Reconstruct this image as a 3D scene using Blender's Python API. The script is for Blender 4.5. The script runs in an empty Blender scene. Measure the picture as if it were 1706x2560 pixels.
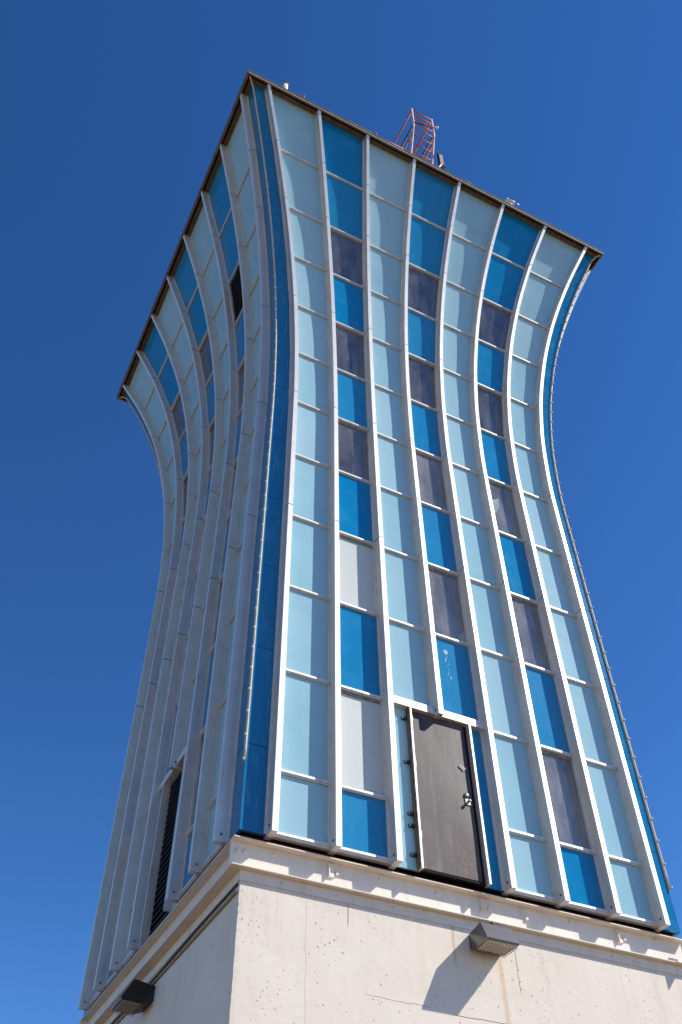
import bpy, bmesh, math, random
from mathutils import Vector, Matrix

random.seed(7)
S = 0.85                       # one surveyed unit in metres
scene = bpy.context.scene
COL = scene.collection

# ------------------------------------------------------------------ materials
def new_mat(name):
    m = bpy.data.materials.new(name)
    m.use_nodes = True
    nt = m.node_tree
    for n in list(nt.nodes):
        nt.nodes.remove(n)
    out = nt.nodes.new('ShaderNodeOutputMaterial')
    return m, nt, out

class NT:
    """small helper round a node tree"""
    def __init__(self, nt):
        self.nt = nt
        self.co = nt.nodes.new('ShaderNodeTexCoord').outputs['Object']
    def n(self, kind, **kw):
        nd = self.nt.nodes.new(kind)
        for k, v in kw.items():
            setattr(nd, k, v)
        return nd
    def link(self, a, b):
        self.nt.links.new(a, b)
    def mapping(self, scale=(1, 1, 1), loc=(0, 0, 0), src=None):
        mp = self.n('ShaderNodeMapping')
        mp.inputs['Scale'].default_value = scale
        mp.inputs['Location'].default_value = loc
        self.link(src or self.co, mp.inputs['Vector'])
        return mp.outputs['Vector']
    def noise(self, scale, detail=4, rough=.55, vec=None, distort=0):
        nd = self.n('ShaderNodeTexNoise')
        nd.inputs['Scale'].default_value = scale
        nd.inputs['Detail'].default_value = detail
        nd.inputs['Roughness'].default_value = rough
        nd.inputs['Distortion'].default_value = distort
        self.link(vec or self.co, nd.inputs['Vector'])
        return nd.outputs['Fac']
    def voronoi(self, scale, vec=None, rnd=1.0):
        nd = self.n('ShaderNodeTexVoronoi')
        nd.inputs['Scale'].default_value = scale
        nd.inputs['Randomness'].default_value = rnd
        self.link(vec or self.co, nd.inputs['Vector'])
        return nd.outputs['Distance'], nd.outputs['Color']
    def ramp(self, fac, a, b, ca=(0, 0, 0, 1), cb=(1, 1, 1, 1)):
        nd = self.n('ShaderNodeMapRange', clamp=True)
        nd.inputs['From Min'].default_value = a
        nd.inputs['From Max'].default_value = b
        self.link(fac, nd.inputs['Value'])
        return nd.outputs['Result']
    def math(self, op, a, b=None, c=None):
        nd = self.n('ShaderNodeMath', operation=op)
        for i, v in enumerate((a, b, c)):
            if v is None:
                continue
            if isinstance(v, (int, float)):
                nd.inputs[i].default_value = v
            else:
                self.link(v, nd.inputs[i])
        return nd.outputs[0]
    def mix(self, fac, a, b):
        nd = self.n('ShaderNodeMix', data_type='RGBA')
        for sock, v in ((nd.inputs[0], fac), (nd.inputs[6], a), (nd.inputs[7], b)):
            if isinstance(v, (int, float)):
                sock.default_value = v
            elif isinstance(v, tuple):
                sock.default_value = (*v, 1) if len(v) == 3 else v
            else:
                self.link(v, sock)
        return nd.outputs[2]
    def bump(self, height, strength=.3, dist=.02):
        nd = self.n('ShaderNodeBump')
        nd.inputs['Strength'].default_value = strength
        nd.inputs['Distance'].default_value = dist
        self.link(height, nd.inputs['Height'])
        return nd.outputs['Normal']
    def xyz(self):
        sp = self.n('ShaderNodeSeparateXYZ')
        self.link(self.co, sp.inputs[0])
        # parts share the tower's origin at the ground: count heights from the foot of the cladding
        return sp.outputs[0], sp.outputs[1], self.math('ADD', sp.outputs[2], -7.6 * S)
    def bsdf(self, out, color, rough=.5, metal=0.0, spec=.5, normal=None, coat=0):
        b = self.n('ShaderNodeBsdfPrincipled')
        for sock, v in (('Base Color', color), ('Roughness', rough), ('Metallic', metal)):
            if isinstance(v, (int, float)):
                b.inputs[sock].default_value = v
            elif isinstance(v, tuple):
                b.inputs[sock].default_value = (*v, 1)
            else:
                self.link(v, b.inputs[sock])
        b.inputs['Specular IOR Level'].default_value = spec
        b.inputs['Coat Weight'].default_value = coat
        b.inputs['Coat Roughness'].default_value = .08
        if normal is not None:
            self.link(normal, b.inputs['Normal'])
        self.link(b.outputs[0], out.inputs[0])
        return b

def simple(name, col, rough=.5, metal=0.0, spec=.5, var=.08, nscale=6.0, dirt=None, dirt_amt=.0, coat=0, bump=0.0, bscale=30):
    m, nt, out = new_mat(name)
    h = NT(nt)
    f = h.ramp(h.noise(nscale, 5), .3, .7)
    lo = tuple(c * (1 - var) for c in col)
    hi = tuple(min(1, c * (1 + var)) for c in col)
    c = h.mix(f, lo, hi)
    if dirt:
        st = h.noise(9, 6, .7, h.mapping((1, 1, .18)))
        c = h.mix(h.math('MULTIPLY', h.ramp(st, .52, .75), dirt_amt), c, dirt)
    nrm = h.bump(h.noise(bscale, 4), bump, .01) if bump else None
    h.bsdf(out, c, rough, metal, spec, nrm, coat)
    return m

def panel_mat(name, col, streak, amt):
    """enamelled spandrel glass: even colour, rain-washed chalky streaks, slight oil-canning"""
    m, nt, out = new_mat(name)
    h = NT(nt)
    oi = h.n('ShaderNodeObjectInfo').outputs['Random']
    base = h.mix(h.ramp(h.noise(1.6, 3), .3, .7), tuple(c * .95 for c in col), tuple(c * 1.05 for c in col))
    fade = tuple(c + (v - c) * .16 for c, v in zip(col, streak))
    base = h.mix(h.math('MULTIPLY', h.ramp(oi, .35, 1.0), .9), base, fade)
    cloud = h.ramp(h.noise(2.6, 5, .65), .50, .72)
    base = h.mix(h.math('MULTIPLY', cloud, .10), base, streak)
    st = h.noise(7, 6, .7, h.mapping((2.2, 2.2, .22)))
    base = h.mix(h.math('MULTIPLY', h.ramp(st, .56, .8), amt), base, streak)
    sp = h.noise(70, 2, .6)
    base = h.mix(h.math('MULTIPLY', h.ramp(sp, .70, .78), .35), base, streak)
    nrm = h.bump(h.noise(1.3, 2), .05, .05)
    h.bsdf(out, base, h.math('ADD', h.math('MULTIPLY', h.noise(5, 4), .06), .07), 0, .4, nrm)
    return m

M = {}
M['pale'] = panel_mat('pale_enamel', (.295, .51, .60), (.62, .71, .75), .18)
M['blue'] = panel_mat('blue_enamel', (.002, .195, .430), (.16, .42, .56), .20)
M['strip'] = panel_mat('corner_blue_enamel', (.003, .155, .350), (.25, .46, .58), .55)  # chalky weathering, boosted so the colour also carries the strip's sunlit shine

def aluminium():
    m, nt, out = new_mat('weathered_aluminium')
    h = NT(nt)
    c = h.mix(h.ramp(h.noise(4, 6), .3, .7), (.66, .635, .60), (.74, .72, .685))
    st = h.noise(14, 6, .7, h.mapping((1, 1, .12)))
    c = h.mix(h.math('MULTIPLY', h.ramp(st, .54, .74), .45), c, (.42, .37, .33))
    sp = h.noise(45, 3, .6)
    c = h.mix(h.math('MULTIPLY', h.ramp(sp, .66, .72), .6), c, (.27, .19, .14))
    h.bsdf(out, c, .50, .55, .4)
    return m
M['alu'] = aluminium()
M['seam'] = simple('joint_grime', (.10, .08, .07), .9)
M['trans'] = simple('transom_aluminium', (.68, .655, .62), .5, .5, .4, .06, 8, (.30, .26, .24), .6)
M['beam'] = simple('cream_painted_steel', (.765, .685, .595), .55, 0, .4, .05, 5, (.55, .42, .31), .55, bump=.08)
M['maroon'] = simple('rusted_primer_steel', (.060, .014, .010), .8, 0, .3, .4, 9)
M['roofedge'] = simple('weathered_roof_edge', (.19, .168, .132), .8, 0, .3, .25, 7, (.12, .10, .08), .7)
M['soffit'] = simple('soffit_timber', (.15, .105, .075), .85, 0, .2, .35, 12, (.05, .035, .025), .8)
M['dark'] = simple('black_recess', (.012, .011, .011), .9, 0, .2)
M['roof'] = simple('roof_gravel', (.35, .33, .30), .95, 0, .2, .2, 40)
M['rope'] = simple('cream_light_strip', (.52, .46, .36), .6, 0, .3, .15, 12)
M['ropebulb'] = simple('clear_bulb_plastic', (.58, .53, .44), .4, 0, .4)
M['bronze'] = simple('bronze_fixture_paint', (.070, .057, .057), .30, .0, .8, .04, 3, coat=.5)
M['blackfix'] = simple('black_fixture_paint', (.010, .009, .009), .35, 0, .4)
M['lens'] = simple('prismatic_lens', (.82, .79, .74), .35, 0, .5, .08, 14)
M['cage'] = simple('galvanised_wire', (.22, .20, .18), .4, .6, .5)
M['red'] = simple('faded_red_paint', (.42, .085, .050), .6, 0, .4, .2, 8, (.55, .48, .42), .5)
M['pinkpaint'] = simple('sun_bleached_red_paint', (.58, .30, .25), .6, 0, .4, .2, 9, (.78, .70, .66), .6)
M['white'] = simple('white_plastic', (.60, .59, .56), .6)
M['black'] = simple('black_plastic', (.015, .015, .016), .4)
M['chrome'] = simple('worn_steel', (.36, .34, .32), .4, .5, .5)
M['dropping'] = simple('bird_dropping', (.42, .50, .54), .9)
M['paper'] = simple('white_paper', (.90, .89, .87), .8, var=.02)
M['room'] = simple('room_plaster', (.30, .29, .29), .9, 0, .2)
M['casing'] = simple('pale_casing_paint', (.60, .58, .56), .7)
M['reveal'] = simple('grimy_reveal', (.26, .235, .215), .85, 0, .2, .35, 14, (.08, .07, .06), .6)
M['cable'] = simple('tan_cable', (.30, .25, .19), .6)
M['cabledark'] = simple('dark_cable', (.06, .05, .045), .6)
M['pvc'] = simple('white_pvc', (.62, .60, .56), .5)
M['cap'] = simple('rusty_cap', (.28, .10, .08), .7, 0, .3, .3, 20)
M['bluecap'] = simple('sky_blue_lid', (.16, .30, .66), .3)

def frosted():
    m, nt, out = new_mat('frosted_glass')
    h = NT(nt)
    c = h.mix(h.ramp(h.noise(60, 3, .7), .3, .7), (.42, .46, .45), (.60, .64, .62))
    c = h.mix(h.ramp(h.noise(1.6, 4, .6), .35, .75), c, (.50, .53, .52))
    h.bsdf(out, c, .32, 0, .5, h.bump(h.noise(140, 2), .35, .004))
    return m
M['frost'] = frosted()

def glass(name, lo, hi, amt, base):
    m, nt, out = new_mat(name)
    h = NT(nt)
    tr = h.n('ShaderNodeBsdfTransparent'); tr.inputs[0].default_value = (.90, .92, .95, 1)
    df = h.n('ShaderNodeBsdfDiffuse')
    dust = h.mix(h.ramp(h.noise(55, 3, .7), .35, .75), lo, hi)
    h.link(dust, df.inputs[0])
    mx = h.n('ShaderNodeMixShader')
    f = h.math('ADD', h.math('MULTIPLY', h.ramp(h.noise(2.6, 6, .65, h.mapping((1.5, 1.5, .6))), .38, .72), amt), base)
    h.link(f, mx.inputs[0]); h.link(tr.outputs[0], mx.inputs[1]); h.link(df.outputs[0], mx.inputs[2])
    gl = h.n('ShaderNodeBsdfGlossy'); gl.inputs['Roughness'].default_value = .04
    lw = h.n('ShaderNodeLayerWeight'); lw.inputs[0].default_value = .5
    frs = h.math('ADD', h.math('MULTIPLY', h.math('POWER', lw.outputs['Facing'], 5.0), .9), .075)
    m2 = h.n('ShaderNodeMixShader')
    h.link(frs, m2.inputs[0]); h.link(mx.outputs[0], m2.inputs[1]); h.link(gl.outputs[0], m2.inputs[2])
    h.link(m2.outputs[0], out.inputs[0])
    return m
M['glass'] = glass('dusty_window_glass', (.26, .265, .30), (.48, .48, .51), .22, .09)
M['glass_grimy'] = glass('grimy_window_glass', (.38, .385, .41), (.62, .62, .64), .30, .15)

def door_mat():
    m, nt, out = new_mat('scuffed_steel_door')
    h = NT(nt)
    x, y, z = h.xyz()
    c = h.mix(h.ramp(h.noise(2.2, 5, .6, h.mapping((2.5, 1, .5))), .3, .7), (.042, .032, .035), (.088, .070, .074))
    st = h.noise(3.2, 6, .72, h.mapping((2.2, 1, .28)))
    c = h.mix(h.math('MULTIPLY', h.ramp(st, .52, .74), .60), c, (.23, .205, .21))
    rz = h.ramp(z, 1.25, .25)                      # rust freckles on the lower leaf
    rust = h.math('MULTIPLY', h.ramp(h.noise(20, 5, .75), .53, .62), h.math('MULTIPLY', rz, h.ramp(h.noise(2.5, 2), .40, .60)))
    c = h.mix(rust, c, (.26, .090, .035))
    d, _ = h.voronoi(7.5)
    dent = h.ramp(d, .05, .12)
    c = h.mix(h.math('SUBTRACT', 1.0, dent), c, (.07, .05, .05))
    nrm = h.bump(h.math('ADD', h.math('MULTIPLY', h.noise(2.2, 2), .6), h.math('MULTIPLY', dent, .3)), .18, .03)
    h.bsdf(out, c, .48, .0, .28, nrm)
    return m
M['door'] = door_mat()

def concrete():
    m, nt, out = new_mat('painted_concrete')
    h = NT(nt)
    x, y, z = h.xyz()
    c = h.mix(h.ramp(h.noise(1.1, 5), .3, .7), (.735, .648, .545), (.795, .713, .612))
    blot = h.ramp(h.noise(3.5, 6, .7), .55, .75)
    c = h.mix(h.math('MULTIPLY', blot, .3), c, (.64, .54, .47))
    run = h.math('MULTIPLY', h.ramp(h.noise(5, 5, .7, h.mapping((1.6, 1.6, .10))), .50, .72), h.ramp(z, -1.55, -.52))
    c = h.mix(h.math('MULTIPLY', run, .38), c, (.50, .40, .31))
    patch = h.ramp(h.noise(.9, 2, .4, h.mapping((1, 1, 1.6), (3, 0, 1))), .56, .60)
    c = h.mix(h.math('MULTIPLY', patch, .16), c, (.86, .79, .70))
    # bug holes
    d1, _ = h.voronoi(13, h.mapping((1, 1, .8)))
    gate = h.ramp(h.noise(1.3, 3), .46, .60)
    hole1 = h.math('MULTIPLY', h.ramp(d1, .13, .08), gate)
    d2, _ = h.voronoi(21)
    hole2 = h.math('MULTIPLY', h.ramp(d2, .17, .11), h.ramp(h.noise(2.1, 4), .52, .62))
    chip = h.math('MULTIPLY', h.ramp(h.noise(16, 6, .8), .635, .67), h.ramp(h.noise(1.7, 3), .52, .62))
    holes = h.math('MAXIMUM', h.math('MAXIMUM', hole1, hole2), h.math('MULTIPLY', chip, .6))
    c = h.mix(h.math('MULTIPLY', holes, .85), c, (.20, .155, .13))
    # hairline cracks / form joints, rust runs : (kind, x0, z_top, z_bot)
    wob = h.math('MULTIPLY', h.math('SUBTRACT', h.noise(3.0, 4), .5), .05)
    xw = h.math('ADD', x, wob)
    def vline(x0, zt, zb, w):
        a = h.ramp(h.math('ABSOLUTE', h.math('SUBTRACT', xw, x0 * S)), w, w * .35)
        b = h.math('MULTIPLY', h.ramp(z, zt * S + .04, zt * S - .04), h.ramp(z, zb * S - .05, zb * S + .05))
        return h.math('MULTIPLY', a, b)
    def hline(z0, xa, xb, w):
        zz = h.math('ADD', z, wob)
        a = h.ramp(h.math('ABSOLUTE', h.math('SUBTRACT', zz, z0 * S)), w, w * .35)
        b = h.math('MULTIPLY', h.ramp(x, xa * S - .06, xa * S + .06), h.ramp(x, xb * S + .06, xb * S - .06))
        return h.math('MULTIPLY', a, b)
    cr = h.math('MAXIMUM', vline(.515, -.70, -1.25, .006), vline(-1.95, -.60, -.86, .007))
    cr = h.math('MAXIMUM', cr, hline(-1.66, -.52, .30, .006))
    cr = h.math('MAXIMUM', cr, h.math('MULTIPLY', hline(-1.62, -1.7, -.9, .005), .7))
    cr = h.math('MAXIMUM', cr, h.math('MULTIPLY', vline(-2.52, -.58, -2.6, .007), .22))
    c = h.mix(cr, c, (.16, .12, .10))
    r = h.math('MAXIMUM', vline(-.43, -.46, -1.05, .022), h.math('MULTIPLY', vline(.26, -.90, -1.9, .040), .75))
    c = h.mix(h.math('MULTIPLY', r, .55), c, (.55, .30, .12))
    hgt = h.math('ADD', h.math('MULTIPLY', h.noise(11, 6, .65), .5), h.math('MULTIPLY', h.noise(2.4, 3), .6))
    hgt = h.math('SUBTRACT', hgt, h.math('MULTIPLY', h.math('MAXIMUM', holes, cr), .9))
    h.bsdf(out, c, .8, 0, .25, h.bump(hgt, .24, .022))
    return m
M['conc'] = concrete()

def ground_mat():
    m, nt, out = new_mat('pale_pavement')
    h = NT(nt)
    c = h.mix(h.ramp(h.noise(.25, 6), .3, .7), (.185, .122, .066), (.235, .160, .092))
    c = h.mix(h.math('MULTIPLY', h.ramp(h.noise(30, 4), .55, .7), .3), c, (.15, .115, .08))
    h.bsdf(out, c, .9, 0, .2, h.bump(h.noise(60, 4), .3, .02))
    return m
M['ground'] = ground_mat()

# ------------------------------------------------------------------ mesh building
class MB:
    """collects polygons in surveyed units; build() scales them to metres as one mesh object"""
    def __init__(self):
        self.v = []; self.f = []; self.mi = []; self.sm = []
    def poly(self, pts, mi=0, smooth=False):
        i = len(self.v)
        self.v += [tuple(p) for p in pts]
        self.f.append(tuple(range(i, i + len(pts)))); self.mi.append(mi); self.sm.append(smooth)
    def grid(self, rows, mi=0, smooth=True):
        i = len(self.v); n = len(rows[0])
        for r in rows:
            self.v += [tuple(p) for p in r]
        for a in range(len(rows) - 1):
            m = mi[a] if isinstance(mi, list) else mi
            for b in range(n - 1):
                self.f.append((i + a * n + b, i + a * n + b + 1, i + (a + 1) * n + b + 1, i + (a + 1) * n + b))
                self.mi.append(m); self.sm.append(smooth)
    def box(self, lo, hi, mi=0, fn=None):
        (x0, y0, z0), (x1, y1, z1) = lo, hi
        c = [(x0, y0, z0), (x1, y0, z0), (x1, y1, z0), (x0, y1, z0), (x0, y0, z1), (x1, y0, z1), (x1, y1, z1), (x0, y1, z1)]
        if fn:
            c = [fn(*p) for p in c]
        self.hexa(c, mi)
    def hexa(self, c, mi=0):
        for q in ((0, 3, 2, 1), (4, 5, 6, 7), (0, 1, 5, 4), (1, 2, 6, 5), (2, 3, 7, 6), (3, 0, 4, 7)):
            self.poly([c[k] for k in q], mi)
    def sweep(self, rings, mi=0, smooth=True, caps=True):
        """rings: closed cross-sections; every side keeps its own vertices so corners stay crisp"""
        n = len(rings[0])
        for k in range(n):
            self.grid([(r[k], r[(k + 1) % n]) for r in rings], mi, smooth)
        if caps:
            self.poly(list(reversed(rings[0])), mi[0] if isinstance(mi, list) else mi)
            self.poly(rings[-1], mi[-1] if isinstance(mi, list) else mi)
    def tube(self, pts, r, seg=8, mi=0):
        pts = [Vector(p) for p in pts]
        i = len(self.v)
        up = Vector((0.13, .21, 1)).normalized()
        for k, p in enumerate(pts):
            t = (pts[min(k + 1, len(pts) - 1)] - pts[max(k - 1, 0)]).normalized()
            u = up if abs(t.dot(up)) < .93 else Vector((1, .1, 0)).normalized()
            a = t.cross(u).normalized(); b = t.cross(a)
            for s in range(seg):
                an = 2 * math.pi * s / seg
                self.v.append(tuple(p + a * math.cos(an) * r + b * math.sin(an) * r))
        for k in range(len(pts) - 1):
            for s in range(seg):
                s2 = (s + 1) % seg
                self.f.append((i + k * seg + s, i + k * seg + s2, i + (k + 1) * seg + s2, i + (k + 1) * seg + s))
                self.mi.append(mi); self.sm.append(True)
        for base in (0, (len(pts) - 1) * seg):
            self.f.append(tuple(i + base + s for s in range(seg))); self.mi.append(mi); self.sm.append(False)
    def lathe(self, prof, c, axis=2, seg=14, mi=0):
        i = len(self.v)
        for r, hgt in prof:
            for s in range(seg):
                an = 2 * math.pi * s / seg
                p = [r * math.cos(an), r * math.sin(an), hgt]
                if axis == 1: p = [p[0], -p[2], p[1]]
                if axis == 0: p = [-p[2], p[0], p[1]]
                self.v.append((c[0] + p[0], c[1] + p[1], c[2] + p[2]))
        for k in range(len(prof) - 1):
            for s in range(seg):
                s2 = (s + 1) % seg
                self.f.append((i + k * seg + s, i + k * seg + s2, i + (k + 1) * seg + s2, i + (k + 1) * seg + s))
                self.mi.append(mi); self.sm.append(True)
        for k in (0, len(prof) - 1):
            self.f.append(tuple(i + k * seg + s for s in range(seg))); self.mi.append(mi); self.sm.append(False)
    def build(self, name, mats, parent=None, bevel=0.0):
        """the object's origin sits at the parent's origin (or at its own base when it has no parent)"""
        if not isinstance(mats, (list, tuple)):
            mats = [mats]
        org = Vector((0, 0, 0))
        if parent is not None:
            p = parent
            while p is not None:
                org += p.location; p = p.parent
        vs = [Vector(v) * S for v in self.v]
        if parent is None:
            lo = Vector([min(v[k] for v in vs) for k in range(3)]); hi = Vector([max(v[k] for v in vs) for k in range(3)])
            loc = Vector(((lo.x + hi.x) / 2, (lo.y + hi.y) / 2, lo.z)); org = loc
        else:
            loc = Vector((0, 0, 0))
        me = bpy.data.meshes.new(name)
        me.from_pydata([v - org for v in vs], [], self.f)
        for m in mats:
            me.materials.append(m)
        me.polygons.foreach_set('material_index', self.mi)
        me.polygons.foreach_set('use_smooth', self.sm)
        bm = bmesh.new(); bm.from_mesh(me)
        bmesh.ops.recalc_face_normals(bm, faces=bm.faces)
        bm.to_mesh(me); bm.free()
        me.update()
        o = bpy.data.objects.new(name, me)
        COL.objects.link(o)
        o.location = loc
        if parent is not None:
            o.parent = parent
        if bevel:
            md = o.modifiers.new('bevel', 'BEVEL'); md.width = bevel; md.segments = 2; md.limit_method = 'ANGLE'
        return o

def tag(o, label, cat, group=None, kind=None):
    if label: o['label'] = label
    if cat: o['category'] = cat
    if group: o['group'] = group
    if kind: o['kind'] = kind
    return o
def empty(name, at, label, cat, group=None):
    o = bpy.data.objects.new(name, None); COL.objects.link(o)
    o.empty_display_size = .2
    o.location = Vector(at) * S
    return tag(o, label, cat, group)

# ------------------------------------------------------------------ tower outline
ZI = [19.679, 17.852, 16.009, 14.353, 12.660, 10.984, 9.297, 7.609, 5.920, 4.243, 2.567, .895, 0.0]   # row lines, top to bottom
WI = [5.555, 4.906, 4.367, 4.002, 3.738, 3.585, 3.522, 3.515, 3.511, 3.508, 3.504, 3.502, 3.5]
zs, ws = ZI[::-1], WI[::-1]
n_ = len(zs)
dl = [(ws[i + 1] - ws[i]) / (zs[i + 1] - zs[i]) for i in range(n_ - 1)]
ms = [dl[0]] + [(0 if dl[i - 1] * dl[i] <= 0 else 2 * dl[i - 1] * dl[i] / (dl[i - 1] + dl[i])) for i in range(1, n_ - 1)] + [dl[-1] * 1.02]
def W(z):
    if z >= zs[-1]: return ws[-1] + ms[-1] * (z - zs[-1])
    if z <= zs[0]: return ws[0]
    i = max(k for k in range(n_ - 1) if zs[k] <= z)
    hh = zs[i + 1] - zs[i]; t = (z - zs[i]) / hh
    return ((2 * t**3 - 3 * t**2 + 1) * ws[i] + (t**3 - 2 * t**2 + t) * hh * ms[i] + (-2 * t**3 + 3 * t**2) * ws[i + 1] + (t**3 - t**2) * hh * ms[i + 1])
def slope(z):
    return (W(z + .01) - W(z - .01)) / .02
def off(z, d):
    """point a distance d outside the cladding line, square to it: (n, z)"""
    s = slope(z); k = 1 / math.hypot(1, s)
    return W(z) + d * k, z - d * s * k
def tk(k, z):
    """fin k = 1..8 across a face"""
    return (k - 4.5) * (W(z) - .4) / 3.5
FIN_H, FIN_D = .043, .188
FACE = {'south': lambda t, n, z: (t, -n, z), 'west': lambda t, n, z: (-n, t, z),
        'east': lambda t, n, z: (n, t, z), 'north': lambda t, n, z: (t, n, z)}
def zsamples(z0, z1):
    flare = z1 > 7
    n = max(1, int(round((z1 - z0) / (.28 if flare else 1.0))))
    return [z0 + (z1 - z0) * i / n for i in range(n + 1)]
SOFFIT = 19.675
GROUND = -7.6

tower = empty('control_tower', (0, 0, GROUND), 'tall flared control tower clad in pale and deep blue panels on a cream concrete base', 'tower')

# ---- fins
def fin(face, k, z0, side_bolts=False, name='fin'):
    F = FACE[face]; m = MB()
    zz = sorted(set([z0] + [z for z in zsamples(z0, ZI[0]) if z > z0]))
    joints = [ZI[1] + .12, ZI[2] + .12, ZI[4] + .12, ZI[6] + .12, ZI[8] + .12]
    lst = []
    for z in zz: lst.append((z, 0))
    for j in joints:
        if j > z0 + .3: lst += [(j - .009, 1), (j + .009, 0)]
    lst.sort()
    rings = []; flr = []; mi = []
    def ring(z):
        t = tk(k, z)
        a = off(z, -.07); b = off(z, FIN_D)
        return [F(t - FIN_H, *a), F(t + FIN_H, *a), F(t + FIN_H, *b), F(t - FIN_H, *b)]
    def fl(z):
        t = tk(k, z); a = off(z, -.03); b = off(z, .014); ww = FIN_H + .034
        return [F(t - ww, *a), F(t + ww, *a), F(t + ww, *b), F(t - ww, *b)]
    for i, (z, s) in enumerate(lst):
        rings.append(ring(z)); mi.append(s)
    flr = [fl(z) for z in [z0 + .03] + [q for q in reversed(ZI) if q > z0 + .05]]
    # top: cut level under the soffit
    s = slope(ZI[0])
    t = tk(k, ZI[0])
    a = off(ZI[0], -.05); b = off(ZI[0], FIN_D)
    def lift(p):
        dz = SOFFIT + .01 - p[1]
        return (p[0] + s * dz, p[1] + dz)
    A, B = lift(a), lift(b)
    rings.append([F(t - FIN_H, *A), F(t + FIN_H, *A), F(t + FIN_H, *B), F(t - FIN_H, *B)])
    m.sweep(rings, mi, True)
    m.sweep(flr, 0, False)
    if side_bolts:
        for zb in (z0 + .10,):
            for sg in (-1, 1):
                c = off(zb, .11); p = F(tk(k, zb) + sg * FIN_H, *c)
                ax = {'south': (1, 0, 0), 'west': (0, 1, 0)}[face]
                r = .012
                q = Vector(p); m.box(q - Vector((r, r, r)), q + Vector((r, r, r)), 1)
    return m.build(name, [M['alu'], M['seam']], tower)

LINTEL = 2.63
for k in range(1, 9):
    fin('south', k, LINTEL - .10 if k == 4 else -.022, True)
for k in range(1, 9):
    fin('west', k, LINTEL - .10 if k == 4 else -.022, True)
fin('east', 1, -.045)
fin('north', 1, -.045)

# ---- one bay of cladding between fins
def slab(face, fa, fb, z0, z1, d0, d1, mats, name, parent):
    """panel between edges fa(z), fb(z); front at d1, back at d0"""
    F = FACE[face]; m = MB(); rings = []
    for z in (z0, z1):                       # each pane is a flat sheet spanning its row
        a = off(z, d0); b = off(z, d1)
        rings.append([F(fa(z), *a), F(fb(z), *a), F(fb(z), *b), F(fa(z), *b)])
    m.sweep(rings, 0, False)
    return m.build(name, mats, parent)

def bay(k):
    return (lambda z: tk(k, z) + FIN_H * .9), (lambda z: tk(k + 1, z) - FIN_H * .9)

def transom(face, k, row, name='transom', m=None, parent=None):
    F = FACE[face]; fa, fb = bay(k)
    z0 = ZI[row] + .004; z1 = z0 + .056
    own = m is None
    m = m or MB()
    def blk(za, zb, d):
        c = []
        for z in (za, zb):
            for (t, dd) in ((fa(z), -.01), (fb(z), -.01), (fb(z), d), (fa(z), d)):
                c.append(F(t, *off(z, dd)))
        m.hexa(c)
    blk(z0, z0 + .022, .030)
    blk(z0 + .022, z1, .046)
    return m.build(name, M['trans'], parent or tower) if own else m

WIN_S = {2: {2, 4, 6}, 4: {2, 4, 6, 8}, 6: {2, 4, 6, 8, 10}}
FROST_S = {2: {8, 10}}
WIN_W = {2: {4, 6, 8, 10}, 4: {2, 4, 6, 8}, 6: {2, 4, 6, 8, 10}}
LOUV_W = {2: {2}}

def window(face, k, r, frosted=False):
    F = FACE[face]; fa, fb = bay(k)
    z0, z1 = ZI[r + 1] + .066, ZI[r]
    m = MB()
    # deep grimy reveal standing inside the opening
    def edge(ta, tb, za, zb, d0, d1):
        c = []
        for z, sg in ((za, 0), (zb, 0)):
            for (t, dd) in ((ta(z), d0), (tb(z), d0), (tb(z), d1), (ta(z), d1)):
                c.append(F(t, *off(z, dd)))
        m.hexa(c)
    zz = zsamples(z0, z1)
    for za, zb in zip(zz[:-1], zz[1:]):
        edge(lambda z: fa(z), lambda z: fa(z) + .035, za, zb, -.30, -.004)
        edge(lambda z: fb(z) - .035, lambda z: fb(z), za, zb, -.30, -.004)
    edge(lambda z: fa(z) + .036, lambda z: fb(z) - .036, z0, z0 + .035, -.30, -.005)
    edge(lambda z: fa(z) + .036, lambda z: fb(z) - .036, z1 - .045, z1, -.30, -.005)
    w = m.build('window', M['reveal'], tower)
    if frosted:
        w['label'] = 'window glazed with milky frosted glass'
    ga = lambda z: fa(z) + .034; gb = lambda z: fb(z) - .034
    slab(face, ga, gb, z0 + .03, z1 - .04, -.026, -.020, M['frost'] if frosted else M['glass_grimy' if r >= 6 and k > 3 else 'glass'], 'pane', w)
    return w

def louver(face, fa, fb, z0, z1, name, step=.105):
    F = FACE[face]; m = MB()
    def hx(ta, tb, za, zb, d0, d1, mi, tilt=0):
        c = []
        for z in (za, zb):
            for (t, dd, zo) in ((ta(z), d0, tilt), (tb(z), d0, tilt), (tb(z), d1, 0), (ta(z), d1, 0)):
                c.append(F(t, *off(z + zo, dd)))
        m.hexa(c, mi)
    hx(fa, fb, z0, z1, -.20, -.19, 1)
    z = z0 + .03
    while z < z1 - .05:
        hx(lambda q: fa(q) + .002, lambda q: fb(q) - .002, z, z + .014, -.16, -.015, 0, .085)
        z += step
    return m.build(name, [M['louv'], M['dark']], tower)
M['louv'] = simple('dark_louver_blade', (.050, .052, .062), .55, 0, .4)

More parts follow.
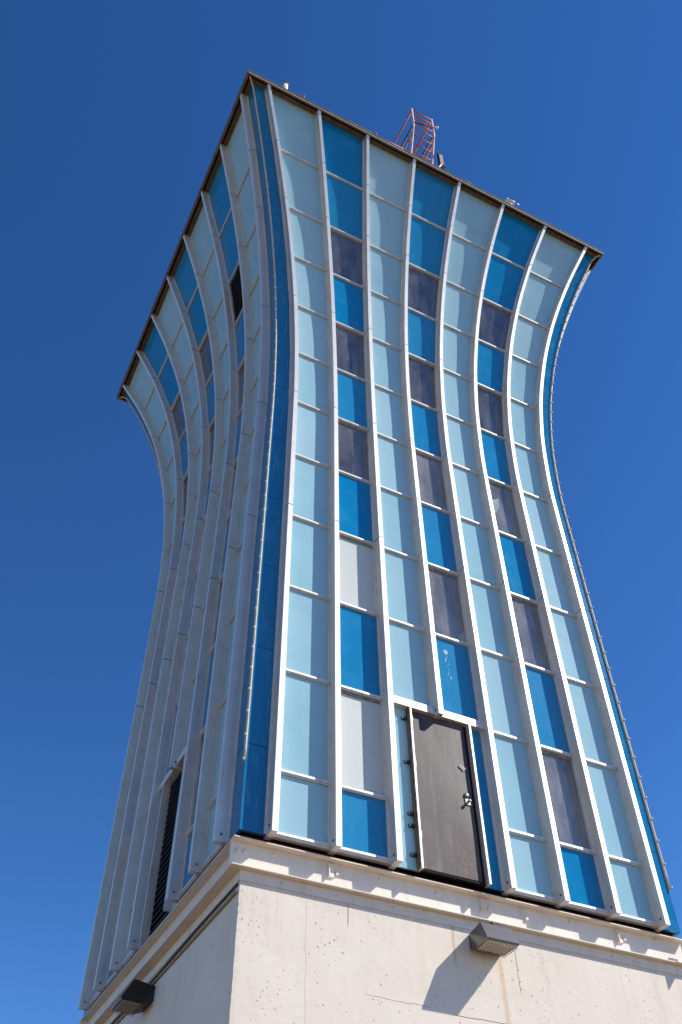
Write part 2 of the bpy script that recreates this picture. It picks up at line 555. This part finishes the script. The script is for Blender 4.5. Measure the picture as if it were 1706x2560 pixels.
DOOR_K = (3, 4)
small_stuff = []
transoms = {'south': [], 'west': []}
for face, WIN, FR in (('south', WIN_S, FROST_S), ('west', WIN_W, {})):
    for k in range(1, 8):
        fa, fb = bay(k)
        for r in range(12):
            z0, z1 = ZI[r + 1], ZI[r]
            if k in DOOR_K and r >= 10:
                continue
            if r in WIN.get(k, ()):
                window(face, k, r)
            elif r in FR.get(k, ()):
                window(face, k, r, True)
            elif face == 'west' and r in LOUV_W.get(k, ()):
                louver(face, fa, fb, z0 + .066, z1, 'louver', .13)
            elif k % 2:
                slab(face, fa, fb, z0, z1, -.03, 0, M['pale'], 'pale_panel', tower)
            else:
                bp = slab(face, fa, fb, z0, z1, -.03, 0, M['blue'], 'blue_panel', tower)
                if face == 'south' and (k, r) == (4, 9):
                    d = MB(); rd = random.Random(5)
                    def splat(cx, cz, rr, tall):
                        d.poly([(cx + math.cos(q * .5236) * rr * rd.uniform(.6, 1.1), -3.509, cz + math.sin(q * .5236) * rr * tall * rd.uniform(.7, 1.1)) for q in range(12)])
                    splat(-.105, 3.98, .045, 1.2)
                    for q in range(9): splat(-.105 + rd.uniform(-.03, .05), 3.90 - q * .055, rd.uniform(.006, .014), rd.uniform(1.5, 3))
                    d.build('dropping', M['dropping'], bp)
            if k in DOOR_K and r == 9:
                continue
            transoms[face].append((k, r + 1))
# the hundred transoms that show largest are parts, the far ones one 'stuff' part
big = [('south', k, r) for k, r in transoms['south']]
west = sorted(transoms['west'], key=lambda q: (q[1] > 7, q[0] + .35 * q[1]))
big += [('west', k, r) for k, r in west[:100 - len(big)]]
for f_, k, r in big:
    transom(f_, k, r)
m = MB()
for k, r in west[100 - len(transoms['south']):]:
    transom('west', k, r, m=m)
o = m.build('transom', M['trans'], tower); o['kind'] = 'stuff'

# ---- corner strips
def corner_strip(face, side, rows=True):
    F = FACE[face]; m = MB()
    if side < 0:
        fa = lambda z: -W(z) + .001; fb = lambda z: tk(1, z) - FIN_H * .9
    else:
        fa = lambda z: tk(8, z) + FIN_H * .9; fb = lambda z: W(z) - .001
    for r in range(12):
        # seams sit at their own heights, a third of the way up each row
        za = 0 if r == 11 else ZI[r + 1] + .35
        zb = ZI[0] if r == 0 else ZI[r] + .35
        zb -= .010
        rings = []
        for z in zsamples(za, zb):
            a = off(z, -.03); b = off(z, 0)
            rings.append([F(fa(z), *a), F(fb(z), *a), F(fb(z), *b), F(fa(z), *b)])
        m.sweep(rings, 0, True)
    rings = []
    for z in zsamples(0, ZI[0]):
        a = off(z, -.05); b = off(z, -.034)
        rings.append([F(fa(z), *a), F(fb(z), *a), F(fb(z), *b), F(fa(z), *b)])
    m.sweep(rings, 1, True)
    return m.build('corner_panel', [M['strip'], M['seam']], tower)
for f_, sd in (('south', -1), ('south', 1), ('west', -1), ('west', 1)):
    corner_strip(f_, sd)

# ---- far sides (north, east): closed cladding with their mullions
m = MB()
for face in ('north', 'east'):
    F = FACE[face]
    zz = zsamples(0, ZI[0])
    rings = []
    for z in zz:
        a = off(z, -.05); b = off(z, 0); w = W(z) - .03
        rings.append([F(-w, *a), F(w, *a), F(w, *b), F(-w, *b)])
    m.sweep(rings, 0, True)
    for k in range(2, 9):
        rings = []
        for z in zz:
            t = tk(k, z); a = off(z, .001); b = off(z, FIN_D)
            rings.append([F(t - FIN_H, *a), F(t + FIN_H, *a), F(t + FIN_H, *b), F(t - FIN_H, *b)])
        m.sweep(rings, 1, True)
m.build('rear_cladding', [M['strip'], M['alu']], tower)

# ---- rooms behind the glass: slabs and a stair core
m = MB()
for i in range(1, 12, 2):
    z = ZI[i] - .30
    w = min(W(z), W(z - .2)) - .34
    m.box((-w, -w, z - .12), (w, w, z))
m.box((-2.1, -2.1, .05), (2.1, 2.1, 19.2))
rw = random.Random(3)
for k, rows_ in ((2, (2, 4, 6)), (4, (2, 4, 6, 8)), (6, (2, 4, 6, 8, 10))):
    for r in rows_:                       # casing, sill board or hung board standing just inside each window
        zb, zt = ZI[r + 1] + .05, ZI[r] - .03
        wn = min(W(zb), W(zt)) - .34
        xl, xr = tk(k, zb) + .05, tk(k + 1, zb) - .05
        cw = rw.uniform(.10, .22)
        m.box((xr - cw, -wn, zb - .2), (xr + .06, -wn + .10, zt + .3), 1)
        if rw.random() < .6:
            m.box((xl - .1, -wn + .15, zb - .25), (xr - cw - .02, -wn + .22, zb + rw.uniform(.15, .45)), 1)
        if rw.random() < .6:
            x0 = xl + rw.uniform(.15, .4)
            m.box((x0, -wn + .30, zb - .3), (x0 + .10, -wn + .36, zt + .5), 1)
        hh = rw.uniform(.3, .7)
        m.box((xl - .1, -wn + .55, zt - hh), (xr + .1, -wn + .60, zt + .6), 0)
m.build('interior_core', [M['room'], M['casing']], tower)

# ---- roof
m = MB()
RW = 5.775
m.box((-RW + .05, -RW + .05, 19.69), (RW - .05, RW - .05, 19.73))
m.build('roof', M['roof'], tower)
def ring_boxes(m, w0, w1, z0, z1, mi=0):
    m.box((-w1, -w1, z0), (w1, -w0, z1), mi); m.box((-w1, w0, z0), (w1, w1, z1), mi)
    m.box((-w1, -w0, z0), (-w0, w0, z1), mi); m.box((w0, -w0, z0), (w1, w0, z1), mi)
m = MB(); ring_boxes(m, RW - .045, RW, 19.640, 19.765); ring_boxes(m, RW - .065, RW + .018, 19.766, 19.790)
m.build('roof_edge', M['roofedge'], tower)
m = MB(); ring_boxes(m, 5.36, 5.665, SOFFIT, 19.688); ring_boxes(m, 5.667, RW - .047, 19.682, 19.689, 1)
m.build('soffit', [M['soffit'], M['dark']], tower)

# ---- door and its surround (south), louvre and its surround (west)
DY = 3.53
def door_surround(face, mirror=False):
    F = FACE[face]
    fr = MB()
    ta = tk(3, 1) + FIN_H; tb = tk(5, 1) - FIN_H
    fr.box((ta, 3.47, LINTEL - .075), (tb, 3.600, LINTEL + .055), 0, F)            # lintel
    fr.box((ta, 3.47, LINTEL + .055), (tb, 3.55, LINTEL + .085), 0, F)
    fr.box((-.952, 3.47, .0), (-.922, 3.600, LINTEL - .076), 0, F)               # jambs
    fr.box((.100, 3.47, .0), (.136, 3.605, LINTEL - .076), 0, F)
    return fr.build('door_frame', M['trans'], tower)
dfr = door_surround('south')
F = FACE['south']
m = MB(); m.box((-1.277 + .002, 3.47, 0), (-.959, 3.50, LINTEL - .077), 0, F); m.build('pale_panel', M['pale'], tower)
m = MB(); m.box((.137, 3.47, 0), (.392, 3.50, LINTEL - .077), 0, F); m.build('blue_panel', M['blue'], tower)
m = MB(); m.box((.060, 3.47, .0), (.099, 3.505, LINTEL - .077), 0, F); m.box((-.913, 3.44, .031), (.059, 3.46, LINTEL - .077), 0, F)
m.box((-.914, 3.47, .0), (.059, 3.54, .028), 0, F)
o = m.build('door_stop', M['dark'], dfr)
# dented leaf: a finely divided sheet with a soft buckle
m = MB(); rows = []
for j in range(41):
    z = .045 + (LINTEL - .09 - .045) * j / 40; row = []
    for i in range(17):
        x = -.905 + .945 * i / 16
        bkl = .005 * math.sin(3.1 * x + 1.9 * z) * math.sin(1.3 * z + .6)
        row.append(F(x, DY + bkl, z))
    rows.append(row)
m.grid(rows)
m.box((-.905, 3.47, .045), (.040, DY - .012, LINTEL - .09), 0, F)
door = m.build('door', M['door'], tower)
# kick-plate rust line, knob, deadbolt, hinges, sticker
m = MB(); m.box((-.09, DY + .004, 1.165), (-.005, DY + .016, 1.255), 0, F)
m.lathe([(.018, 0), (.015, .030), (.024, .038), (.025, .052), (.014, .062)], (-.045, -DY - .016, 1.21), 1)
m.build('knob', M['chrome'], door)
m = MB(); m.lathe([(.040, 0), (.038, .018), (.022, .022), (.020, .03)], (-.055, -DY - .004, 1.318), 1)
m.build('deadbolt', M['chrome'], door)
for zc in (.52, 1.62, 2.42):
    m = MB(); m.tube([F(-.905, DY + .016, zc - .06), F(-.905, DY + .016, zc + .06)], .014, 8)
    m.box((-.893, DY + .006, zc - .055), (-.872, DY + .011, zc + .055), 0, F)
    m.build('hinge', M['chrome'], door)
m = MB()
cx, cz = -.075, 1.775
def dm(u, v, d=.010):                       # tilted sticker frame
    a = math.radians(38)
    return F(cx + u * math.cos(a) + v * math.sin(a), DY + d, cz - u * math.sin(a) + v * math.cos(a))
m.poly([dm(-.055, -.040), dm(.055, -.040), dm(.055, .040), dm(-.055, .040)], 0)
for (u0, v0, u1, v1) in ((-.045, -.028, -.020, .000), (-.020, .000, -.045, .028), (-.022, .026, .002, .026), (.002, .026, .004, -.004), (.004, -.004, -.022, -.002),
                         (-.022, -.002, -.010, -.030), (.004, -.004, .018, -.028), (.014, .030, .016, .000), (.016, .000, .040, .012), (.040, .012, .044, .030), (.020, -.002, .046, -.030)):
    dx, dz = u1 - u0, v1 - v0; L = math.hypot(dx, dz); nx, nz = -dz / L * .0034, dx / L * .0034
    m.poly([dm(u0 - nx, v0 - nz, .013), dm(u1 - nx, v1 - nz, .013), dm(u1 + nx, v1 + nz, .013), dm(u0 + nx, v0 + nz, .013)], 1)
m.build('sticker', [M['black'], M['white']], door)
for zc in (.20, .62, .80, 1.62, 2.37):       # black latch straps left of the frame
    m = MB(); m.box((-1.060, 3.503, zc - .022), (-.959, 3.545, zc + .022), 0, F)
    m.build('bracket', M['black'], dfr, .006)
for zc in (.18, .34, 1.21, 2.44):
    m = MB(); m.box((.143, 3.503, zc - .022), (.178, 3.535, zc + .022), 0, F)
    m.build('bracket', M['black'], dfr, .006)
# torn foam seal down the frame's outer edge
m = MB(); z = .02
while z < LINTEL - .10:
    hgt = random.uniform(.02, .07); d = random.uniform(.004, .026)
    m.box((-.972 + random.uniform(-.004, .003), 3.503, z), (-.9585, 3.560 + d, z + hgt), 0, F); z += hgt
m.build('seal', M['seam'], dfr)

wfr = door_surround('west')
F = FACE['west']
wfr.name = 'louver_frame'
m = MB(); m.box((-1.275, 3.47, 0), (-.959, 3.50, LINTEL - .077), 0, F); m.build('pale_panel', M['pale'], tower)
m = MB(); m.box((.137, 3.47, 0), (.392, 3.50, LINTEL - .077), 0, F); m.build('blue_panel', M['blue'], tower)
louver('west', lambda z: -.912, lambda z: .085, .04, LINTEL - .08, 'louver', .105)

# bottom sills under the bays
for face in ('south',):
    F = FACE[face]
    for k in range(1, 8):
        if k in DOOR_K: continue
        m = MB(); m.box((tk(k, 0) + FIN_H, 3.45, -.004), (tk(k + 1, 0) - FIN_H, 3.522 if face == 'south' else 3.503, .030), 0, F)
        m.build('bottom_sill', M['alu'], tower)

# ---- steel ring beam, concrete base
XO, YO = 3.555, 3.492
def channel(axis, sgn, name='ring_beam'):
    m = MB()
    zt, zb = -.085, -.452
    if axis == 'y':
        def q(x0, x1, a, b, z0, z1): m.box((x0, min(sgn * a, sgn * b), z0), (x1, max(sgn * a, sgn * b), z1))
        q(-XO, XO, 3.372, 3.387, zb + .0145, zt - .0145)
        q(-XO, XO, 3.30, YO, zt - .014, zt); q(-XO, XO, 3.30, YO, zb, zb + .014)
        if sgn < 0:
            for xs in (-2.19, .10, 2.385):             # clip angles
                m.box((xs - .042, -3.409, -.30), (xs + .042, -3.3875, -.125))
                m.box((xs - .042, -3.437, -.30), (xs - .028, -3.4095, -.125))
                m.lathe([(.034, 0), (.034, .010), (.022, .012), (.020, .030)], (xs + .085, -3.3875, -.24), 1, 10)
            for xs, zz in ((-3.46, -.215), (-3.36, -.215), (-2.97, -.17), (-1.47, -.17), (-.62, -.19), (.79, -.265), (1.547, -.165), (3.08, -.15)):
                m.lathe([(.036, 0), (.034, .008), (.023, .010), (.021, .028)], (xs, -3.3875, zz), 1, 10)
    else:
        y0, y1 = -3.3715, 3.3715
        def q(a, b, z0, z1): m.box((min(sgn * a, sgn * b), y0, z0), (max(sgn * a, sgn * b), y1, z1))
        q(3.415, 3.430, zb + .0145, zt - .0145)
        q(3.30, XO - .003, zt - .0145, zt - .0005); q(3.30, XO - .003, zb - .0005, zb + .0135)
    return m.build(name, M['beam'], tower)
channel('y', -1); channel('x', -1); channel('y', 1); channel('x', 1)
m = MB(); m.box((-3.40, -3.40, -.0845), (3.40, 3.40, -.012)); m.build('floor_plate', M['maroon'], tower)
# bolted closure strap and wall
m = MB()
m.box((-3.412, -3.404, -.585), (3.40, -3.392, -.4535)); m.box((-3.412, -3.391, -.585), (-3.402, 3.36, -.4535))
for i in range(19):
    m.lathe([(.016, 0), (.014, .008)], (-3.24 + i * .3865, -3.404, -.517), 1, 8)
m.build('strap', M['beam'], tower)
m = MB()
zr = [GROUND] + [-2.9 + i * (2.44 / 70) for i in range(71)]
edge = []
for z in zr:                                  # the near arris is chipped
    k = 3 if random.random() < .07 else 1
    edge.append((-3.40 + random.uniform(0, .004) * k, -3.39 + random.uniform(0, .004) * k, z))
m.grid([[e, (-3.345, -3.39, z)] for e, z in zip(edge, zr)], 0, False)
m.grid([[e, (-3.40, -3.315, z)] for e, z in zip(edge, zr)], 0, False)
for z0, z1 in ((GROUND, -.46),):
    m.poly([(-3.345, -3.39, z0), (3.40, -3.39, z0), (3.40, -3.39, z1), (-3.345, -3.39, z1)])
    m.poly([(-3.40, -3.315, z0), (-3.40, 3.37, z0), (-3.40, 3.37, z1), (-3.40, -3.315, z1)])
    m.poly([(3.40, -3.39, z0), (3.40, 3.37, z0), (3.40, 3.37, z1), (3.40, -3.39, z1)])
    m.poly([(-3.40, 3.37, z0), (3.40, 3.37, z0), (3.40, 3.37, z1), (-3.40, 3.37, z1)])
m.poly([(-3.38, -3.35, -.46), (3.40, -3.35, -.46), (3.40, 3.37, -.46), (-3.38, 3.37, -.46)])
m.build('base_wall', M['conc'], tower)
# end plate of the neighbouring frame at the beam's far end
m = MB()
m.box((3.430, -3.60, -.44), (3.444, -3.494, -.155)); m.box((3.445, -3.60, -.17), (3.60, -3.494, -.155))
m.lathe([(.020, 0), (.018, .004)], (3.429, -3.55, -.24), 0, 10)
m.build('end_plate', M['beam'], tower)

# ------------------------------------------------------------------ light strips up the corners
def light_strip(cx, cy, z0, label):
    """cream strip with clear bulbs clipped up a corner edge"""
    def P(z, o=.012):
        n = W(z); nn, zz = off(z, o)
        return (cx * nn, cy * nn, zz)
    root = empty('light_strip', P(z0), label, 'string lights', 'strings of bulbs up the tower corners')
    zz = [z0 + (19.45 - z0) * i / 90 for i in range(91)]
    m = MB(); m.tube([P(z) for z in zz] + [(cx * 5.60, cy * 5.60, 19.62), (cx * 5.70, cy * 5.70, 19.655)], .021, 8)
    m.build('strip', M['rope'], root)
    n = 49
    mesh = None
    for i in range(n):
        z = z0 + .03 + i * (19.3 - z0) / n
        if mesh is None:
            b = MB(); b.lathe([(.008, -.020), (.018, -.011), (.020, 0), (.018, .011), (.008, .020)], (0, 0, 0), 2, 10)
            ob = b.build('bulb', M['ropebulb'], None); ob.parent = root; mesh = ob
            for v in ob.data.vertices: v.co += Vector((0, 0, -.034 * S))
        else:
            ob = mesh.copy(); COL.objects.link(ob); ob.parent = root
        ob.location = Vector(P(z, .034)) * S - root.location
    return root
light_strip(-1, -1, .95, 'cream string of clear bulbs up the near corner between the sunlit and shaded faces')
light_strip(1, -1, .66, 'string of bulbs up the right-hand sunlit corner against open sky')
light_strip(-1, 1, .9, 'string of bulbs up the left-hand corner of the shaded face')

# ------------------------------------------------------------------ wall-pack lamps
def wall_pack(T, label, mat, lit_lens=True):
    """T maps (across, outward, up) to the place; corner points surveyed from the lamp on the sunlit wall"""
    root = empty('wall_lamp', T(.03, 0, -.86), label, 'wall lamp', 'wall pack lamps under the ring beam')
    #            left  right
    top_b = [(-.19, .0, -.652), (.275, .0, -.652)]
    top_f = [(-.200, .310, -.605), (.290, .310, -.605)]
    lip = [(-.215, .450, -.850), (.262, .450, -.850)]
    lipb = [(-.214, .442, -.872), (.261, .442, -.872)]
    bot_f = [(-.200, .120, -.885), (.245, .120, -.885)]
    bot_b = [(-.19, .0, -.840), (.275, .0, -.840)]
    m = MB()
    prof = [top_b, top_f, lip, lipb, bot_f, bot_b]
    Lp = [T(*p[0]) for p in prof]; Rp = [T(*p[1]) for p in prof]
    for i in (0, 1, 2, 4, 5):
        j = (i + 1) % 6
        m.poly([Lp[i], Rp[i], Rp[j], Lp[j]])
    m.poly(Lp); m.poly(list(reversed(Rp)))
    # rim round the lens opening, with the opening's floor set up inside
    def lerp(a, b, t): return tuple(a[k] + (b[k] - a[k]) * t for k in range(3))
    A, B, C, D = lipb[0], lipb[1], bot_f[1], bot_f[0]
    def uv(u, v, dz=0):
        p = lerp(lerp(A, B, u), lerp(D, C, u), v); return T(p[0], p[1], p[2] + dz)
    for (u0, u1, v0, v1) in ((0, 1, 0, .07), (0, 1, .93, 1), (0, .06, .07, .93), (.94, 1, .07, .93)):
        m.poly([uv(u0, v0), uv(u1, v0), uv(u1, v1), uv(u0, v1)])
    m.build('housing', mat, root, .008)
    m = MB(); n = 10
    for i in range(n):
        v0, v1 = .07 + .86 * i / n, .07 + .86 * (i + 1) / n; vm = (v0 + v1) / 2
        m.poly([uv(.06, v0, .008), uv(.94, v0, .008), uv(.94, vm, -.004), uv(.06, vm, -.004)])
        m.poly([uv(.06, vm, -.004), uv(.94, vm, -.004), uv(.94, v1, .008), uv(.06, v1, .008)])
    m.build('lens', M['lens'] if lit_lens else M['lens2'], root)
    m = MB()
    for i in range(9):
        u = .05 + .9 * i / 8
        m.tube([uv(u, .02, -.004), uv(u, .06, -.032), uv(u, .94, -.032), uv(u, .985, -.004)], .0034, 5)
    for i in range(6):
        v = .08 + .84 * i / 5
        m.tube([uv(.045, v, -.035), uv(.955, v, -.035)], .0034, 5)
    m.build('wire_guard', M['cage'], root)
    m = MB(); p = lerp(top_f[0], top_f[1], .46)
    m.tube([T(p[0], p[1] - .05, p[2] + .004), T(p[0], p[1] - .05, p[2] + .045)], .028, 10)
    m.build('photocell', M['black'], root)
    return root
M['lens2'] = simple('shade_toned_prismatic_lens', (.48, .43, .38), .4, 0, .5, .12, 14)  # darker copy of the lens, with the shaded wall's dimness in its colour
wall_pack(lambda a, o, z: (a, -3.3915 - o, z), 'bronze box lamp with wire guard on the sunlit concrete wall', M['bronze'])
YL = -.075
wall_pack(lambda a, o, z: (-3.401 - o, YL - a, z - .125), 'black box lamp on the shaded concrete wall beside two cables', M['blackfix'], False)

# ------------------------------------------------------------------ cables on the shaded wall
def wall_cable(z, y0, y1, r, mat, sag, label):
    m = MB(); pts = []
    for i in range(40):
        t = i / 39; y = y0 + (y1 - y0) * t
        pts.append((-3.403 - r, y, z + sag * math.sin(t * 9.0) * .012 - sag * .02 * math.sin(math.pi * t)))
    m.tube(pts, r, 7)
    return tag(m.build('wall_cable', mat), label, 'cable', 'cables along the shaded wall')
wall_cable(-.625, -3.36, 3.3, .016, M['cabledark'], 1.0, 'thin dark sagging cable just below the bolted strap on the shaded wall')
wall_cable(-.710, -3.34, 3.3, .018, M['cable'], .2, 'tan straight conduit lowest on the shaded wall')

# ------------------------------------------------------------------ things on the roof edge
root = empty('vent_pipe', (-4.68, -5.62, 19.735), 'short white pipe with rusty cap on the roof edge at left', 'vent pipe')
m = MB(); m.lathe([(.075, 0), (.075, .86)], (-4.68, -5.62, 19.735), 2, 16); m.build('pipe', M['pvc'], root)
m = MB(); m.lathe([(.088, 0), (.092, .05), (.075, .10), (.03, .12)], (-4.68, -5.62, 20.596), 2, 16); m.build('cap', M['cap'], root)
m = MB(); m.lathe([(.03, 0), (.03, .38), (.045, .39), (.045, .46), (.02, .48)], (-4.17, -5.70, 19.735), 2, 10)
tag(m.build('roof_stub', M['cap']), 'tiny rusty stub pipe right of the white vent pipe', 'pipe', 'stubs on the roof edge')
m = MB(); m.lathe([(.03, 0), (.03, .38), (.045, .39), (.045, .46), (.02, .48)], (-1.95, -5.70, 19.735), 2, 10)
tag(m.build('roof_stub', M['cap']), 'tiny rusty stub pipe left of the red guard frame', 'pipe', 'stubs on the roof edge')
m = MB(); m.tube([(-3.3, -5.70, 20.03), (-2.6, -5.71, 20.06), (-1.8, -5.70, 20.04), (-1.05, -5.70, 20.09)], .018, 6)
for x in (-3.2, -2.2, -1.15): m.tube([(x, -5.70, 19.735), (x, -5.70, 20.05)], .012, 5)
tag(m.build('roof_conduit', M['red']), 'red conduit lying along the roof edge left of the guard frame', 'pipe')

# red guard frame over the ladder head
XL, XR = -.65, .055
def rail_y(z):
    if z <= 22.18: return -5.27 - (z - 19.735) * (.59 / 2.445)
    return -5.86 - (z - 22.18) * .034
root = empty('guard_frame', (-.30, -5.27, 19.735), 'red and white metal guard frame standing over the roof edge', 'guard rail')
for x in (XL, XR):
    m = MB(); m.tube([(x, rail_y(z), z) for z in (19.735, 20.7, 21.5, 22.0, 22.18, 22.4, 23.38)], .034, 8); m.build('stile', M['pinkpaint'], root)
for z in (20.45, 20.85, 21.25, 21.65, 22.02, 22.36, 22.66, 22.96, 23.33):
    m = MB(); m.tube([(XL, rail_y(z), z), (XR, rail_y(z), z)], .020, 7); m.build('rung', M['red'], root)
for x in (XL, XR):
    for z, mt in ((23.30, 'red'), (22.20, 'cabledark'), (21.75, 'red')):
        y = rail_y(z) + .02
        m = MB(); m.tube([(x, y, z), (x, y + 2.3, z), (x, y + 2.34, 19.735)], .028, 7)
        m.build('side_rail', M[mt], root)
m = MB(); m.tube([(XL, -5.90, 22.22), (XR, -5.93, 22.62), (.29, -5.94, 23.0)], .016, 6); m.tube([(.29, -5.94, 23.0), (XR + .02, -5.86, 22.5)], .013, 6)
m.lathe([(.03, -.03), (.03, .03)], (.29, -5.94, 23.0), 2, 8)
m.build('antenna_arm', M['cabledark'], root)

root = empty('floodlight', (.26, -5.60, 19.735), 'small black floodlight tilted up on the roof edge beside the red frame', 'floodlight')
m = MB(); m.tube([(.22, -5.60, 19.735), (.22, -5.60, 20.50), (.31, -5.60, 20.72)], .024, 7); m.build('stand', M['pvc'], root)
m = MB()
c = Vector((.325, -5.62, 21.03)); R3 = Matrix.Rotation(math.radians(-14), 3, 'Y') @ Matrix.Rotation(math.radians(18), 3, 'X')
def rb(lo, hi, mi):
    m.box(lo, hi, mi, lambda x, y, z: tuple(c + R3 @ Vector((x, y, z))))
rb((-.085, -.03, -.27), (.085, .05, .27), 0); rb((-.060, -.036, -.21), (.060, -.031, .21), 1)
m.build('lamp_head', [M['black'], M['lens2']], root)
m = MB(); m.tube([(.37, -5.61, 20.80), (.46, -5.60, 20.74), (.50, -5.60, 20.5), (.50, -5.60, 19.735)], .014, 6); m.build('lead', M['cabledark'], root)

root = empty('security_camera', (2.72, -5.62, 19.735), 'small white camera on the roof edge toward the right corner', 'camera')
m = MB(); m.tube([(2.68, -5.62, 19.735), (2.68, -5.62, 20.42)], .026, 7); m.build('stand', M['pvc'], root)
m = MB(); m.tube([(2.60, -5.60, 20.60), (2.80, -5.64, 20.52)], .065, 10); m.tube([(2.55, -5.59, 20.62), (2.605, -5.60, 20.598)], .074, 10)
m.build('camera_body', M['white'], root)
m = MB(); m.tube([(2.80, -5.64, 20.57), (2.95, -5.66, 20.54)], .018, 6); m.build('bracket', M['chrome'], root)
m = MB(); m.box((1.02, -5.74, 19.735), (1.16, -5.66, 20.02)); m.tube([(1.10, -5.70, 20.0), (1.17, -5.70, 20.10)], .03, 6)
tag(m.build('junction_box', M['roofedge'], None, .01), 'small grey box on the roof edge between floodlight and camera', 'junction box')

# paper stuck inside two windows
def sheet(pts, label):
    m = MB(); a = [Vector(p) for p in pts]
    back = [p + Vector((0, .012, 0)) for p in a]
    m.poly(a); m.poly(list(reversed(back)))
    for i in range(len(a)):
        j = (i + 1) % len(a); m.poly([a[i], a[j], back[j], back[i]])
    return tag(m.build('paper_sheet', M['paper']), label, 'paper', 'white papers behind the window glass')
sheet([(1.56, -3.474, 8.70), (1.77, -3.474, 8.86), (1.73, -3.474, 8.55), (1.60, -3.474, 8.30), (1.47, -3.474, 8.12), (1.45, -3.474, 8.40)],
      'large torn white paper behind glass in the right-hand window column')
sheet([(.15, -3.472, 4.36), (.36, -3.472, 4.36), (.36, -3.472, 4.66)],
      'small white paper corner at the foot of a window above the steel door')

# ------------------------------------------------------------------ ground
m = MB(); n = 40; ext = 3000
m.poly([(-ext, -ext, GROUND), (ext, -ext, GROUND), (ext, ext, GROUND), (-ext, ext, GROUND)])
g = m.build('ground', M['ground']); g['kind'] = 'structure'; g['label'] = 'pale paved ground around the tower'

# ------------------------------------------------------------------ light
SUN = Vector((1.70, -1.0, 1.80)).normalized()
el = math.asin(SUN.z); az = math.atan2(SUN.x, SUN.y)
sd = bpy.data.lights.new('sun', 'SUN'); sd.energy = 4.7; sd.angle = math.radians(.53); sd.color = (1.0, .94, .84)
so = bpy.data.objects.new('sun', sd); COL.objects.link(so)
so.rotation_euler = SUN.to_track_quat('Z', 'Y').to_euler(); so.location = SUN * 60
wd = bpy.data.worlds.new('World'); scene.world = wd; wd.use_nodes = True
nt = wd.node_tree
bg = nt.nodes['Background']
sky = nt.nodes.new('ShaderNodeTexSky'); sky.sky_type = 'NISHITA'; sky.sun_disc = False
sky.sun_elevation = el; sky.sun_rotation = az
sky.altitude = 2200; sky.air_density = 1.0; sky.dust_density = 0.0; sky.ozone_density = 2.0
hs = nt.nodes.new('ShaderNodeHueSaturation'); hs.inputs['Saturation'].default_value = 1.25; hs.inputs['Hue'].default_value = .503
nt.links.new(sky.outputs[0], hs.inputs['Color'])
gm = nt.nodes.new('ShaderNodeGamma'); gm.inputs[1].default_value = 1.15
nt.links.new(hs.outputs[0], gm.inputs[0]); nt.links.new(gm.outputs[0], bg.inputs[0]); bg.inputs[1].default_value = .110
scene.view_settings.view_transform = 'Standard'; scene.view_settings.look = 'None'
scene.view_settings.gamma = 1; scene.view_settings.exposure = .44

# ------------------------------------------------------------------ camera
cam = bpy.data.cameras.new('camera'); co = bpy.data.objects.new('camera', cam); COL.objects.link(co)
r = Vector((0.8946661997, -0.4466654970, -0.0078946175)); u = Vector((-0.3263727921, -0.6655839653, 0.6711771641)); f = Vector((0.3050462123, 0.5979029344, 0.7412549422))
co.matrix_world = Matrix(((r.x, u.x, -f.x, -7.0737 * S), (r.y, u.y, -f.y, -13.3718 * S), (r.z, u.z, -f.z, -5.6867 * S), (0, 0, 0, 1)))
cam.sensor_fit = 'VERTICAL'; cam.sensor_height = 36; cam.sensor_width = 24; cam.lens = 36 * 2264.265 / 2560
cam.clip_start = .1; cam.clip_end = 10000
scene.camera = co
scene.cycles.max_bounces = 8
